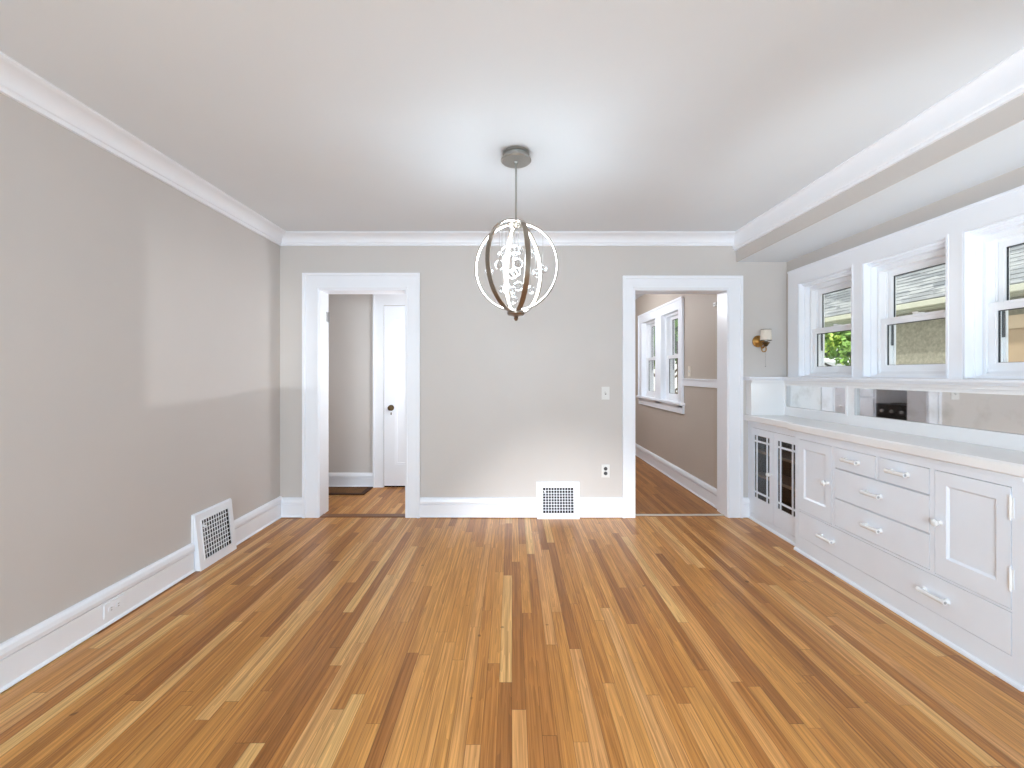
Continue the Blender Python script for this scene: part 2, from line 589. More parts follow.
# ------------------------------------------------------------------ cased openings
def cased(name, x0, x1, top, ox0, ox1, otop):
    t = 0.022
    b = mb(T)
    y0, y1 = YB - t, YB
    b.box(ox0, x0, y0, y1, 0, otop); b.box(x1, ox1, y0, y1, 0, otop); b.box(x0, x1, y0, y1, top, otop)
    # back band on the outer edge
    w = 0.022
    b.box(ox0 - 0.004, ox0 + w, y0 - 0.014, y0 + 0.004, 0, otop + 0.004, 0.004)
    b.box(ox1 - w, ox1 + 0.004, y0 - 0.014, y0 + 0.004, 0, otop + 0.004, 0.004)
    b.box(ox0 + w - 0.004, ox1 - w + 0.004, y0 - 0.014, y0 + 0.004, otop - w, otop + 0.004, 0.004)
    # inner bead
    for (a, c) in ((x0 - 0.018, x0 - 0.004), (x1 + 0.004, x1 + 0.018)):
        b.box(a, c, y0 - 0.006, y0 + 0.003, 0, top + 0.018, 0.003)
    b.box(x0 - 0.018, x1 + 0.018, y0 - 0.006, y0 + 0.003, top + 0.004, top + 0.018, 0.003)
    o = struct(b.build(name))
    # jamb lining
    j = mb(T)
    j.box(x0 - 0.002, x0 + 0.005, YB - 0.012, YB2 + 0.012, 0, top)
    j.box(x1 - 0.005, x1 + 0.002, YB - 0.012, YB2 + 0.012, 0, top)
    j.box(x0 + 0.005, x1 - 0.005, YB - 0.012, YB2 + 0.012, top - 0.012, top + 0.002)
    j.build('door_jamb', o)
    return o
d1 = cased('door_1', D1[0], D1[1], D1[2], -1.876, -0.830, 2.193)
hg = mb(M_['steel']).box(D1[0] + 0.005, D1[0] + 0.008, YB2 - 0.040, YB2 + 0.008, 1.78, 1.87).tube([(D1[0] + 0.012, YB2 + 0.010, 1.775), (D1[0] + 0.012, YB2 + 0.010, 1.875)], 0.006)
hg.build('hinge', d1)
d2 = cased('door_2', D2[0], D2[1], D2[2], 0.995, 2.066, 2.168)
struct(mb(M_['oakdark']).prism([(3.955, 0), (3.965, 0.006), (4.045, 0.006), (4.055, 0)], 'x', D1[0] + 0.005, D1[1] - 0.005).build('trim_4'))
struct(mb(M_['strip']).prism([(4.005, 0), (4.012, 0.006), (4.040, 0.006), (4.047, 0)], 'x', D2[0] + 0.005, D2[1] - 0.005).build('trim_5'))

# hall door with panel, casing and knob
HD0, HD1, HDT = -1.455, -0.70, 2.065
b = mb(T)
y0 = HY - 0.022
b.box(HD0 - 0.125, HD0 - 0.008, y0, HY, 0, HDT + 0.125)
b.box(HD0 - 0.125, HD0 - 0.103, y0 - 0.013, y0 + 0.002, 0, HDT + 0.129, 0.004)
b.box(HD0 - 0.008, HR, y0, HY, HDT + 0.008, HDT + 0.125)
b.box(HD0 - 0.103, HR, y0 - 0.013, y0 + 0.002, HDT + 0.106, HDT + 0.129, 0.004)
hc = struct(b.build('door_3'))
b = mb(T)
yf = HY - 0.014
st = 0.125
b.box(HD0, HD0 + st, yf, HY + 0.02, 0.018, HDT); b.box(HD1 - st, HD1, yf, HY + 0.02, 0.018, HDT)
b.box(HD0 + st, HD1 - st, yf, HY + 0.02, HDT - st - 0.02, HDT); b.box(HD0 + st, HD1 - st, yf, HY + 0.02, 0.018, 0.26)
b.box(HD0 + st, HD1 - st, yf + 0.012, HY + 0.02, 0.26, HDT - st - 0.02)
b.ring_rect('y', yf + 0.004, yf + 0.013, (HD0 + st, HD1 - st, 0.26, HDT - st - 0.02), (HD0 + st + 0.02, HD1 - st - 0.02, 0.28, HDT - st - 0.04))
dl = b.build('door_panel', hc)
k = mb(M_['darkbrass']).lathe([(0.012, 0), (0.012, -0.022), (0.026, -0.030), (0.030, -0.042), (0.024, -0.052), (0.008, -0.056)], (-1.375, yf, 0.905), 'y', 20)
k.use(M_['darkbrass']).lathe([(0.034, 0.0), (0.034, -0.004), (0.030, -0.006)], (-1.375, yf, 0.905), 'y', 24)
k.build('door_knob', dl)
mb(M_['darkbrass']).box(-1.381, -1.369, yf - 0.003, yf, 0.825, 0.852, 0.001).build('keyhole_plate', dl)
struct(mb(M_['black']).box(HD0, HR, HY - 0.004, HY, 0, 0.019).build('trim_gap_shade'))  # black strip painting the shade of the gap under the door
r = thing('doormat', 'brown doormat with darker border on the hall floor beyond the doorway', 'doormat', (-1.9, 4.85, 0))
mb(M_['rug']).box(-2.18, -1.625, 4.735, 4.975, 0, 0.008, 0.002).build('pile', r)
mb(M_['rugedge']).ring_rect('z', 0, 0.011, (-2.23, -1.575, 4.685, 4.990), (-2.18, -1.625, 4.735, 4.975)).build('border', r)

# ------------------------------------------------------------------ bay: window casing, stool, windows
b = mb(T)
xa, xb_ = 2.455, XR
cy0, cy1 = BAY0 + 0.03, 3.914
b.box(xa, xb_, cy0, cy1, WZ1, 2.195)
ys = [cy0] + [v for w in reversed(WIN) for v in w] + [cy1]
for i in range(0, len(ys), 2):
    b.box(xa, xb_, ys[i], ys[i + 1], 1.266, WZ1)
b.box(xa - 0.006, xa + 0.004, cy0, cy1 + 0.003, 2.183, 2.199, 0.003)
for (a, c) in WIN:      # stepped bead around each opening
    b.ring_rect('x', xa - 0.003, xa + 0.002, (a - 0.014, c + 0.014, 1.266, WZ1 + 0.014), (a, c, 1.266, WZ1))
    b.box(xa + 0.030, 2.546, a + 0.005, c - 0.005, WZ1 - 0.020, WZ1 - 0.005)
    b.box(2.500, 2.546, a + 0.005, c - 0.005, WZ1 - 0.036, WZ1 - 0.020)
    b.box(XR + 0.035, 2.64, a + 0.0003, c - 0.0003, WZ1 - 0.0342, WZ1 - 0.0003)
for (a, c) in WIN:      # white jamb lining and stop
    b.ring_rect('x', xa + 0.003, 2.547, (a, c, WZ0, WZ1), (a + 0.005, c - 0.005, WZ0 + 0.005, WZ1 - 0.005))
    b.ring_rect('x', 2.505, 2.5445, (a + 0.005, c - 0.005, WZ0 + 0.005, WZ1 - 0.005), (a + 0.016, c - 0.016, WZ0 + 0.014, WZ1 - 0.016))
struct(b.build('trim_7'))
# stool / ledge wrapping the bay, apron with mirror openings
b = mb(T)
zt, zb_ = 1.266, 1.234
def nose(e, out):   # ledge section (coordinate, z): out = direction of the nose
    return [(e, zb_ + 0.010), (e + out * 0.006, zb_ + 0.016), (e + out * 0.006, zt - 0.006), (e, zt), (e - out * 0.12, zt), (e - out * 0.12, zb_), (e - out * 0.006, zb_)]
b.prism(nose(2.372, -1), 'y', BAY0, YB)
b.prism(nose(3.865, -1), 'x', 2.088, 2.385)
struct(b.build('trim_8'))
CT = 0.928            # counter top
PX = 2.405            # apron face
MR = [(3.169, 3.850), (1.15, 3.085)]
mz0, mz1 = 1.005, 1.192
b = mb(M_['counter'])
b.box(PX, XR, BAY0, YB, mz1, zb_); b.box(PX, XR, BAY0, YB, CT, mz0)
ys = [BAY0, MR[1][0], MR[1][1], MR[0][0], MR[0][1], YB]
for i in range(0, 6, 2):
    b.box(PX, XR, ys[i], ys[i + 1], mz0, mz1)
for a, c in MR:
    b.ring_rect('x', PX - 0.005, PX + 0.003, (a - 0.014, c + 0.014, mz0 - 0.014, mz1 + 0.014), (a, c, mz0, mz1))
b.box(2.112, PX, 3.884, YB, CT, zb_)           # side return panel
b.box(PX - 0.012, PX, BAY0, 3.884, zb_ - 0.022, zb_, 0.003)
b.box(2.112, PX, 3.872, 3.884, zb_ - 0.022, zb_, 0.003)
struct(b.build('trim_9'))
for i, (a, c) in enumerate(MR):
    o = mb(M_['mirror']).box(PX + 0.014, PX + 0.020, a, c, mz0, mz1).build('mirror')
    tag(o, ['short mirror panel set above the counter beside the wall light corner',
            'long mirror strip set above the white counter under the big windows'][i], 'mirror', 'mirror panels behind the buffet counter')

GP = M_['gasket']
def hung_window(name, y0, y1, z0, z1, X, lock=True):
    """double-hung window in an opening of the wall whose room face is toward -X; X = face of the vinyl frame"""
    V = M_['vinyl']
    fw = 0.030
    b = mb(V)
    b.ring_rect('x', X, X + 0.105, (y0, y1, z0, z1), (y0 + fw, y1 - fw, z0 + fw, z1 - fw))
    b.box(X - 0.016, X, y0, y1, z0, z0 + 0.020, 0.003)       # little inner sill nose
    # jamb track ribs
    for yy, d in ((y0 + fw, 1), (y1 - fw, -1)):
        b.box(X + 0.046, X + 0.054, min(yy, yy + d * 0.010), max(yy, yy + d * 0.010), z0 + fw, z1 - fw)
        b.box(X + 0.094, X + 0.105, min(yy, yy + d * 0.014), max(yy, yy + d * 0.014), z0 + fw, z1 - fw)
    f = struct(b.build(name))
    zm = (z0 + z1) / 2
    a, c = y0 + fw + 0.001, y1 - fw - 0.001
    for nm, q0, q1, xs, st, rt, rb in (('upper_sash', zm - 0.018, z1 - fw, X + 0.056, 0.034, 0.034, 0.036),
                                       ('lower_sash', z0 + fw, zm + 0.022, X + 0.012, 0.034, 0.040, 0.050)):
        b = mb(V)
        b.ring_rect('x', xs, xs + 0.032, (a, c, q0, q1), (a + st, c - st, q0 + rb, q1 - rt))
        if nm == 'lower_sash':
            b.box(xs - 0.008, xs, a + 0.08, c - 0.08, q1 - 0.016, q1, 0.003)
            b.box(xs - 0.006, xs, a, c, q0 + 0.004, q0 + 0.016, 0.002)
        b.ring_rect('x', xs + 0.004, xs + 0.028, (a + st - 0.004, c - st + 0.004, q0 + rb - 0.004, q1 - rt + 0.004), (a + st + 0.004, c - st - 0.004, q0 + rb + 0.004, q1 - rt - 0.004))
        s_ = b.build(nm, f)
        mb(GP).ring_rect('x', xs + 0.012, xs + 0.020, (a + st + 0.003, c - st - 0.003, q0 + rb + 0.003, q1 - rt - 0.003), (a + st + 0.008, c - st - 0.008, q0 + rb + 0.006, q1 - rt - 0.008)).build('gasket', s_)
        mb(M_['glass']).box(xs + 0.014, xs + 0.018, a + st + 0.003, c - st - 0.003, q0 + rb + 0.003, q1 - rt - 0.003).build('glass_pane', s_)
        if nm == 'lower_sash':
            yc = (a + c) / 2
            mb(M_['plate']).box(xs + 0.002, xs + 0.030, yc - 0.028, yc + 0.028, q1, q1 + 0.010, 0.003).tube([(xs + 0.010, yc, q1 + 0.012), (xs + 0.006, yc + 0.03, q1 + 0.014)], 0.005, 8).build('sash_lock', s_)
    # half screen slide tabs on the outer track
    mb(M_['slot']).box(X + 0.083, X + 0.091, y1 - fw - 0.012, y1 - fw - 0.003, zm - 0.16, zm - 0.02).build('screen_tab', f)
    return f
for i, (a, c) in enumerate(WIN):
    hung_window('window_%d' % (i + 1), a, c, WZ0, WZ1 - 0.035, 2.547)

# kitchen windows
for i, (a, c) in enumerate(KW):
    hung_window('window_%d' % (i + 5), a, c, KZ0, KZ1, KX + 0.045)
b = mb(T)
xk0, xk1 = KX - 0.022, KX
b.box(xk0, xk1, 5.065, KW[1][0], 0.90, 2.17); b.box(xk0, xk1, KW[1][1], KW[0][0], 0.90, 2.06); b.box(xk0, xk1, KW[0][1], 6.80, 0.90, 2.17)
b.box(xk0, xk1, KW[1][0], KW[0][1], KZ1, 2.17)
b.box(xk0 - 0.014, xk0 + 0.002, 5.055, 6.81, 2.155, 2.185, 0.004)
b.box(xk0 - 0.012, xk0 + 0.002, 5.055, 5.08, 0.95, 2.17, 0.004); b.box(xk0 - 0.012, xk0 + 0.002, 6.785, 6.81, 0.95, 2.17, 0.004)
b.box(KX - 0.055, KX + 0.04, 5.03, 6.835, 0.925, 0.955, 0.006)      # stool
b.box(xk0, xk1, 5.05, 6.815, 0.83, 0.925)
for (a, c) in KW:
    b.ring_rect('x', xk0 + 0.003, KX + 0.047, (a, c, KZ0, KZ1), (a + 0.005, c - 0.005, KZ0 + 0.005, KZ1 - 0.005))
struct(b.build('trim_10'))
b = mb(T)
b.box(KX - 0.016, KX, YB2 + 0.012, 5.06, 1.155, 1.235)
b.box(KX - 0.026, KX, YB2 + 0.012, 5.06, 1.222, 1.238, 0.003)
struct(b.build('trim_11'))

# ------------------------------------------------------------------ buffet
CB = M_['cab']
FX = 2.085        # buffet face
CX = 2.130        # china face
L0, L1 = 1.790, 3.24     # buffet extent in y
def frame_rails(b, x0, x1, y0, y1, z0, z1, holes):
    """face frame: rectangle minus holes, by slicing on hole edges"""
    yy = sorted(set([y0, y1] + [v for h in holes for v in h[:2]]))
    zz = sorted(set([z0, z1] + [v for h in holes for v in h[2:]]))
    for i in range(len(yy) - 1):
        for j in range(len(zz) - 1):
            cy, cz = (yy[i] + yy[i + 1]) / 2, (zz[j] + zz[j + 1]) / 2
            if not any(h[0] < cy < h[1] and h[2] < cz < h[3] for h in holes):
                b.box(x0, x1, yy[i], yy[i + 1], zz[j], zz[j + 1])

def porcelain_pull(parent, x, y, z, ln=0.115):
    b = mb(M_['knob'])
    n = 14
    pts = [(x - 0.024 - 0.003 * math.sin(PI * i / n), y - ln / 2 + ln * i / n, z) for i in range(n + 1)]
    rr = [0.0125 - 0.0022 * math.sin(PI * i / n) for i in range(n + 1)]
    b.tube(pts, rr, 14)
    for s in (-1, 1):
        b.lathe([(0.0145, 0), (0.013, -0.006), (0.010, -0.014), (0.010, -0.024)], (x, y + s * (ln / 2 - 0.013), z), 'x', 16)
    o = b.build('handle', parent)
    for s in (-1, 1):
        mb(M_['steel']).lathe([(0.0070, -0.001 * s), (0.0070, 0.0015 * s), (0.004, 0.0030 * s)], (x - 0.024, y + s * ln / 2, z), 'y', 14).build('end_screw', o)
    return o

def round_knob(parent, x, y, z):
    return mb(M_['knob']).lathe([(0.012, 0), (0.009, -0.006), (0.008, -0.014), (0.015, -0.022), (0.018, -0.032), (0.014, -0.040), (0.005, -0.043)], (x, y, z), 'x', 18).build('knob', parent)

def butt_hinge(parent, x, y, z, ln=0.085):
    b = mb(M_['knob']).box(x - 0.003, x, y - 0.011, y + 0.011, z - ln / 2, z + ln / 2, 0.001)
    b.tube([(x - 0.0045, y, z - ln / 2 - 0.004), (x - 0.0045, y, z + ln / 2 + 0.004)], 0.0045, 10)
    b.sphere((x - 0.0045, y, z - ln / 2 - 0.007), 0.0045, 10, 6)
    b.sphere((x - 0.0045, y, z + ln / 2 + 0.007), 0.0045, 10, 6)
    return b.build('hinge', parent)

bf = thing('buffet_cabinet', 'long white built-in buffet with drawers, two panel doors and porcelain pulls under the counter', 'cabinet', (2.25, (L0 + L1) / 2, 0))
g = 0.0028
doors = [(2.872, 3.200, 0.312, 0.818), (1.838, 2.168, 0.312, 0.818)]
drawers = [(2.525, 2.842, 0.690, 0.818), (2.198, 2.500, 0.690, 0.818), (2.198, 2.842, 0.497, 0.682), (2.198, 2.842, 0.316, 0.489), (1.838, 3.200, 0.117, 0.296)]
b = mb(CB)
frame_rails(b, FX, FX + 0.022, L0, L1, 0.0, CT - 0.0525, [(d[0] - g, d[1] + g, d[2] - g, d[3] + g) for d in doors + drawers])
b.box(FX + 0.022, XR - 0.08, L1 - 0.02, L1, 0, CT - 0.053); b.box(FX + 0.022, XR - 0.08, L0, L0 + 0.02, 0, CT - 0.053)
b.box(2.40, 2.42, L0, L1, 0, CT - 0.053)
b.use(M_['duct']).box(FX + 0.023, FX + 0.03, L0 + 0.02, L1 - 0.02, 0.1, CT - 0.08)  # dark backing sheet, painting shade into the gaps around doors and drawers
b.use(CB).prism([(FX, 0), (FX - 0.012, 0), (FX - 0.012, 0.008), (FX - 0.008, 0.016), (FX, 0.020)], 'y', L0, L1)
b.box(FX - 0.006, FX, L0, L1, CT - 0.075, CT - 0.057, 0.002)
b.build('carcass', bf)
for i, (a, c, z0, z1) in enumerate(doors):
    b = mb(CB)
    st = 0.055
    fx = FX - 0.001
    b.box(fx, FX + 0.02, a, a + st, z0, z1); b.box(fx, FX + 0.02, c - st, c, z0, z1)
    b.box(fx, FX + 0.02, a + st, c - st, z0, z0 + 0.092); b.box(fx, FX + 0.02, a + st, c - st, z1 - 0.062, z1)
    b.box(fx + 0.010, FX + 0.02, a + st, c - st, z0 + 0.092, z1 - 0.062)
    # sloped panel mould
    A = (a + st, c - st, z0 + 0.092, z1 - 0.062)
    B = (A[0] + 0.010, A[1] - 0.010, A[2] + 0.010, A[3] - 0.010)
    va = [b.bm.verts.new((fx + 0.0005, y, z)) for y, z in ((A[0], A[2]), (A[1], A[2]), (A[1], A[3]), (A[0], A[3]))]
    vb = [b.bm.verts.new((fx + 0.0095, y, z)) for y, z in ((B[0], B[2]), (B[1], B[2]), (B[1], B[3]), (B[0], B[3]))]
    for q in range(4):
        b.face([va[q], va[(q + 1) % 4], vb[(q + 1) % 4], vb[q]])
    d = b.build('door', bf)
    if i == 0:
        round_knob(d, fx, a + 0.032, 0.572)
    else:
        round_knob(d, fx, c - 0.028, 0.569)
        for z in (0.735, 0.437): butt_hinge(d, fx, a - g / 2, z)
for i, (a, c, z0, z1) in enumerate(drawers):
    d = mb(CB).box(FX - 0.001, FX + 0.019, a, c, z0, z1, 0.0015).build('drawer', bf)
    zc = [0.757, 0.760, 0.598, 0.405, 0.203][i]
    if i < 4:
        porcelain_pull(d, FX - 0.001, [2.695, 2.366, 2.535, 2.535][i], zc, 0.118)
    else:
        porcelain_pull(d, FX - 0.001, 2.905, zc, 0.13); porcelain_pull(d, FX - 0.001, 2.163, zc, 0.14)

def china(name, y0, y1, label):
    t = thing(name, label, 'cabinet', (2.28, (y0 + y1) / 2, 0), )
    n = 2
    a0, a1 = y0 + 0.012, y1 - 0.050
    mid = (a0 + a1) / 2
    ds = [(mid + 0.002, a1), (a0, mid - 0.002)]
    z0, z1 = 0.065, 0.815
    b = mb(CB)
    frame_rails(b, CX, CX + 0.022, y0, y1, 0, CT - 0.0525, [(d[0] - 0.003, d[1] + 0.003, z0 - 0.003, z1 + 0.003) for d in ds])
    b.prism([(CX, 0), (CX - 0.012, 0), (CX - 0.012, 0.008), (CX - 0.008, 0.016), (CX, 0.020)], 'y', y0, y1)
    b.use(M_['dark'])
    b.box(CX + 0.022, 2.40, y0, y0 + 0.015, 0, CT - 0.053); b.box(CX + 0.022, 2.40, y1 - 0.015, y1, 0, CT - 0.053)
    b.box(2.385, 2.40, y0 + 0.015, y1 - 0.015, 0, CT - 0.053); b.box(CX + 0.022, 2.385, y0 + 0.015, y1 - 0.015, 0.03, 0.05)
    b.build('carcass', t)
    for z in (0.385, 0.595):
        mb(M_['shelfwood']).box(CX + 0.05, 2.384, y0 + 0.016, y1 - 0.016, z, z + 0.022).build('shelf', t)
    for k, (a, c) in enumerate(ds):
        st = 0.052
        gz0, gz1 = 0.213, 0.757
        b = mb(CB)
        b.ring_rect('x', CX - 0.001, CX + 0.008, (a, c, z0, z1), (a + st, c - st, gz0, gz1))
        # prairie muntins
        m1 = 0.030
        mw = 0.016
        for yy in (a + st + m1, c - st - m1 - mw):
            b.box(CX + 0.000, CX + 0.005, yy, yy + mw, gz0, gz1)
        for zz in (gz0 + 0.042, gz1 - 0.042 - mw):
            b.box(CX + 0.000, CX + 0.005, a + st, a + st + m1, zz, zz + mw)
            b.box(CX + 0.000, CX + 0.005, a + st + m1 + mw, c - st - m1 - mw, zz, zz + mw)
            b.box(CX + 0.000, CX + 0.005, c - st - m1, c - st, zz, zz + mw)
        d = b.build('door', t)
        mb(M_['cabglass']).box(CX + 0.0055, CX + 0.0075, a + st, c - st, gz0, gz1).build('glass_pane', d)
        if k == 0:
            round_knob(d, CX - 0.001, a + 0.024, 0.465)
    return t
china('china_cabinet', L1, YB - 0.001, 'small white glass-door china cabinet with prairie muntins in the corner by the doorway')
china('china_cabinet', BAY0 + 0.002, L0, 'white glass-door china cabinet at the near end of the counter')

b = mb(M_['counter'])
def slab(e0, y0, y1, th):
    b.prism([(e0 + 0.006, CT - th), (e0, CT - th + 0.006), (e0, CT - 0.008), (e0 + 0.008, CT), (PX - 0.003, CT), (PX - 0.003, CT - th)], 'y', y0, y1)
slab(2.052, L0 - 0.06, L1 + 0.03, 0.052)
slab(2.090, L1 + 0.03, 3.884, 0.052)
slab(2.090, BAY0 + 0.002, L0 - 0.06, 0.052)
b.box(2.090, 2.108, 3.884, YB - 0.001, CT - 0.052, CT)
b.box(2.108, 2.40, 3.884, YB - 0.001, CT - 0.052, CT - 0.002)
tag(b.build('countertop'), 'long glossy white painted countertop above the built-in cabinets', 'countertop')

# ------------------------------------------------------------------ floor registers
def register(name, label):
    """local frame: width along +x, out of wall toward -y, origin at wall/floor"""
    t = thing(name, label, 'vent', (0, 0, 0), 'wall registers')
    w, h = 0.376, 0.365
    bt, tp = 0.058, 0.020
    slope = (bt - tp) / h
    b = mb(M_['trim'])
    def P(x, z, d=0.0):         # point on sloped face, d = depth behind face
        return (x, -(bt - slope * z) + d, z)
    # frame: 4 borders on the sloped face
    bd = 0.052
    x0, x1 = -w / 2, w / 2
    z0, z1 = 0.0, h
    gx0, gx1, gz0, gz1 = x0 + bd, x1 - bd, 0.060, h - 0.050
    def quad(a, bq, c, d):
        vs = [b.bm.verts.new(p) for p in (a, bq, c, d)]
        b.face(vs)
    def wedge(xa, xb2, za, zb2, th=0.004):
        pts = [P(xa, za), P(xb2, za), P(xb2, zb2), P(xa, zb2)]
        bk = [P(xa, za, th), P(xb2, za, th), P(xb2, zb2, th), P(xa, zb2, th)]
        A = [b.bm.verts.new(p) for p in pts]; B = [b.bm.verts.new(p) for p in bk]
        b.face(A); b.face(B[::-1])
        for i in range(4):
            b.face([A[i], B[i], B[(i + 1) % 4], A[(i + 1) % 4]])
    wedge(x0, gx0, z0, z1); wedge(gx1, x1, z0, z1); wedge(gx0, gx1, z0, gz0); wedge(gx0, gx1, gz1, z1)
    # side cheeks and lid
    for xs in (x0, x1 - 0.008):
        b.prism([(-(bt - 0.004), 0.001), (-(tp - 0.004), h - 0.001), (0, h - 0.001), (0, 0.001)], 'x', xs + (0.0012 if xs < 0 else -0.0012), xs + 0.008 + (0.0012 if xs < 0 else -0.0012))
    b.box(x0 + 0.008, x1 - 0.008, -tp + 0.001, 0, h - 0.008, h - 0.001)
    b.box(x0 - 0.006, x1 + 0.006, -0.012, 0, 0, h + 0.006)
    b.build('frame', t)
    b = mb(M_['trim'])
    # slightly raised inner lip
    for (xa, xb2, za, zb2) in ((gx0 - 0.008, gx0, gz0 - 0.008, gz1 + 0.008), (gx1, gx1 + 0.008, gz0 - 0.008, gz1 + 0.008), (gx0, gx1, gz0 - 0.008, gz0), (gx0, gx1, gz1, gz1 + 0.008)):
        wedge_pts = [P(xa, za, -0.004), P(xb2, za, -0.004), P(xb2, zb2, -0.004), P(xa, zb2, -0.004)]
        bk = [P(xa, za, 0.004), P(xb2, za, 0.004), P(xb2, zb2, 0.004), P(xa, zb2, 0.004)]
        A = [b.bm.verts.new(p) for p in wedge_pts]; B = [b.bm.verts.new(p) for p in bk]
        b.face(A); b.face(B[::-1])
        for i in range(4):
            b.face([A[i], B[i], B[(i + 1) % 4], A[(i + 1) % 4]])
    nx, nz = 11, 9
    th = 0.0054
    def bar(xa, xb2, za, zb2):
        A = [b.bm.verts.new(p) for p in (P(xa, za, 0.002), P(xb2, za, 0.002), P(xb2, zb2, 0.002), P(xa, zb2, 0.002))]
        B = [b.bm.verts.new(p) for p in (P(xa, za, 0.005), P(xb2, za, 0.005), P(xb2, zb2, 0.005), P(xa, zb2, 0.005))]
        b.face(A); b.face(B[::-1])
        for i in range(4):
            b.face([A[i], B[i], B[(i + 1) % 4], A[(i + 1) % 4]])
    for i in range(1, nx):
        xx = gx0 + (gx1 - gx0) * i / nx
        bar(xx - th / 2, xx + th / 2, gz0, gz1)
    for j in range(1, nz):
        zz = gz0 + (gz1 - gz0) * j / nz
        bar(gx0, gx1, zz - th / 2, zz + th / 2)
    b.build('grille', t)
    # louvre blades behind the grille, dark duct
    b = mb(M_['duct'])
    b.box(x0 + 0.012, x1 - 0.012, -0.0125, -0.0115, 0.01, h - 0.012)
    for xs in (gx0 - 0.012, gx1 + 0.010):
        b.prism([(-(bt - 0.009), 0.012), (-(tp - 0.003 + 0.004), h - 0.014), (-0.013, h - 0.014), (-0.013, 0.012)], 'x', xs, xs + 0.002)
    b.build('duct', t)
    b = mb(M_['damper'])
    for j in range(5):
        zz = gz0 + (gz1 - gz0) * (j + 0.42) / 5
        yb0 = -(bt - slope * zz) + 0.013
        yb1 = max(yb0 + 0.008, -0.0135 - 0.002)
        yb1 = min(yb0 + 0.016, -0.0145)
        if yb1 - yb0 < 0.003: continue
        vs = [(gx0, yb0, zz), (gx1, yb0, zz), (gx1, yb1, zz + 0.018), (gx0, yb1, zz + 0.018)]
        A = [b.bm.verts.new(p) for p in vs]
        B = [b.bm.verts.new((p[0], p[1], p[2] + 0.002)) for p in vs]
        b.face(A); b.face(B[::-1])
        for i in range(4):
            b.face([A[i], B[i], B[(i + 1) % 4], A[(i + 1) % 4]])
    b.build('damper', t)
    z = gz1 - 0.045
    lv = mb(M_['trim']).box(gx0 + 0.010, gx0 + 0.022, -(bt - slope * z) - 0.014, -(bt - slope * z) + 0.006, z, z + 0.012, 0.002)
    lv.build('lever', t)
    return t
v1 = register('wall_register', 'white slanted register on the side wall baseboard with dark square grille')
v1.location = (XL, 3.065, 0)
v1.rotation_euler = (0, 0, PI / 2)
v2 = register('wall_register', 'white slanted register on the back wall below the outlet, dark square grille')
v2.location = (0.413, YB, 0)
v2.scale = (1, 1, 0.86)

# ------------------------------------------------------------------ electrical plates
def plate_mesh(b, cx, cz, y, w, h):
    b.box(cx - w / 2, cx + w / 2, y - 0.006, y, cz - h / 2, cz + h / 2, 0.002)
sx = (605.5 - 512) * 0.00902
t = thing('light_switch', 'white toggle switch plate on the back wall between the doorways', 'light switch', (sx, YB, 1.118))
b = mb(M_['plate']); plate_mesh(b, sx, 1.118, YB, 0.072, 0.116); b.build('cover_plate', t)
b = mb(M_['slot']).box(sx - 0.006, sx + 0.006, YB - 0.0068, YB - 0.0055, 1.105, 1.131)
b.build('slot', t)
mb(M_['plate']).prism([(YB - 0.006, 1.110), (YB - 0.018, 1.127), (YB - 0.016, 1.133), (YB - 0.006, 1.126)], 'x', sx - 0.004, sx + 0.004).build('toggle', t)
t = thing('wall_outlet', 'white duplex outlet low on the back wall above the register', 'outlet', (sx, YB, 0.416), 'electrical outlets')
b = mb(M_['plate']); plate_mesh(b, sx, 0.416, YB, 0.074, 0.118); b.build('cover_plate', t)
for dz in (-0.021, 0.021):
    rc = mb(M_['slot']).lathe([(0.0165, 0), (0.0165, -0.0022), (0.014, -0.003)], (sx, YB - 0.006, 0.416 + dz), 'y', 18).build('receptacle', t)
    b = mb(M_['duct'])
    for dx in (-0.006, 0.006):
        b.box(sx + dx - 0.001, sx + dx + 0.001, YB - 0.0096, YB - 0.0088, 0.416 + dz - 0.003, 0.416 + dz + 0.006)
    b.build('slots', rc)
xo = XL + 0.020
t = thing('wall_outlet', 'white outlet set sideways into the tall baseboard of the side wall', 'outlet', (xo, 2.29, 0.083), 'electrical outlets')
b = mb(M_['trim']).box(xo, xo + 0.006, 2.29 - 0.058, 2.29 + 0.058, 0.083 - 0.036, 0.083 + 0.036, 0.002)
b.build('cover_plate', t)
for dy in (-0.021, 0.021):
    rc = mb(M_['trim']).lathe([(0.0165, 0), (0.0165, 0.0022), (0.014, 0.003)], (xo + 0.006, 2.29 + dy, 0.083), 'x', 18).build('receptacle', t)
    b = mb(M_['slot'])
    for dz in (-0.006, 0.006):
        b.box(xo + 0.0088, xo + 0.0096, 2.29 + dy - 0.006, 2.29 + dy + 0.003, 0.083 + dz - 0.001, 0.083 + dz + 0.001)
    b.build('slots', rc)
t = thing('light_switch', 'small cream switch plate on the taupe kitchen wall above the chair rail', 'light switch', (KX, 4.90, 1.31))
mb(M_['shade']).box(KX - 0.006, KX, 4.865, 4.935, 1.262, 1.375, 0.002).build('cover_plate', t)
mb(M_['plate']).box(KX - 0.016, KX - 0.006, 4.895, 4.905, 1.312, 1.332, 0.002).build('toggle', t)
t = thing('door_sensor', 'tiny white sensor high on the kitchen wall beside the door jamb', 'sensor', (KX, 4.26, 1.96))
mb(M_['plate']).box(KX - 0.022, KX, 4.235, 4.285, 1.945, 1.985, 0.004).build('body', t)
mb(M_['slot']).box(KX - 0.024, KX - 0.021, 4.250, 4.270, 1.958, 1.966).build('lens', t)

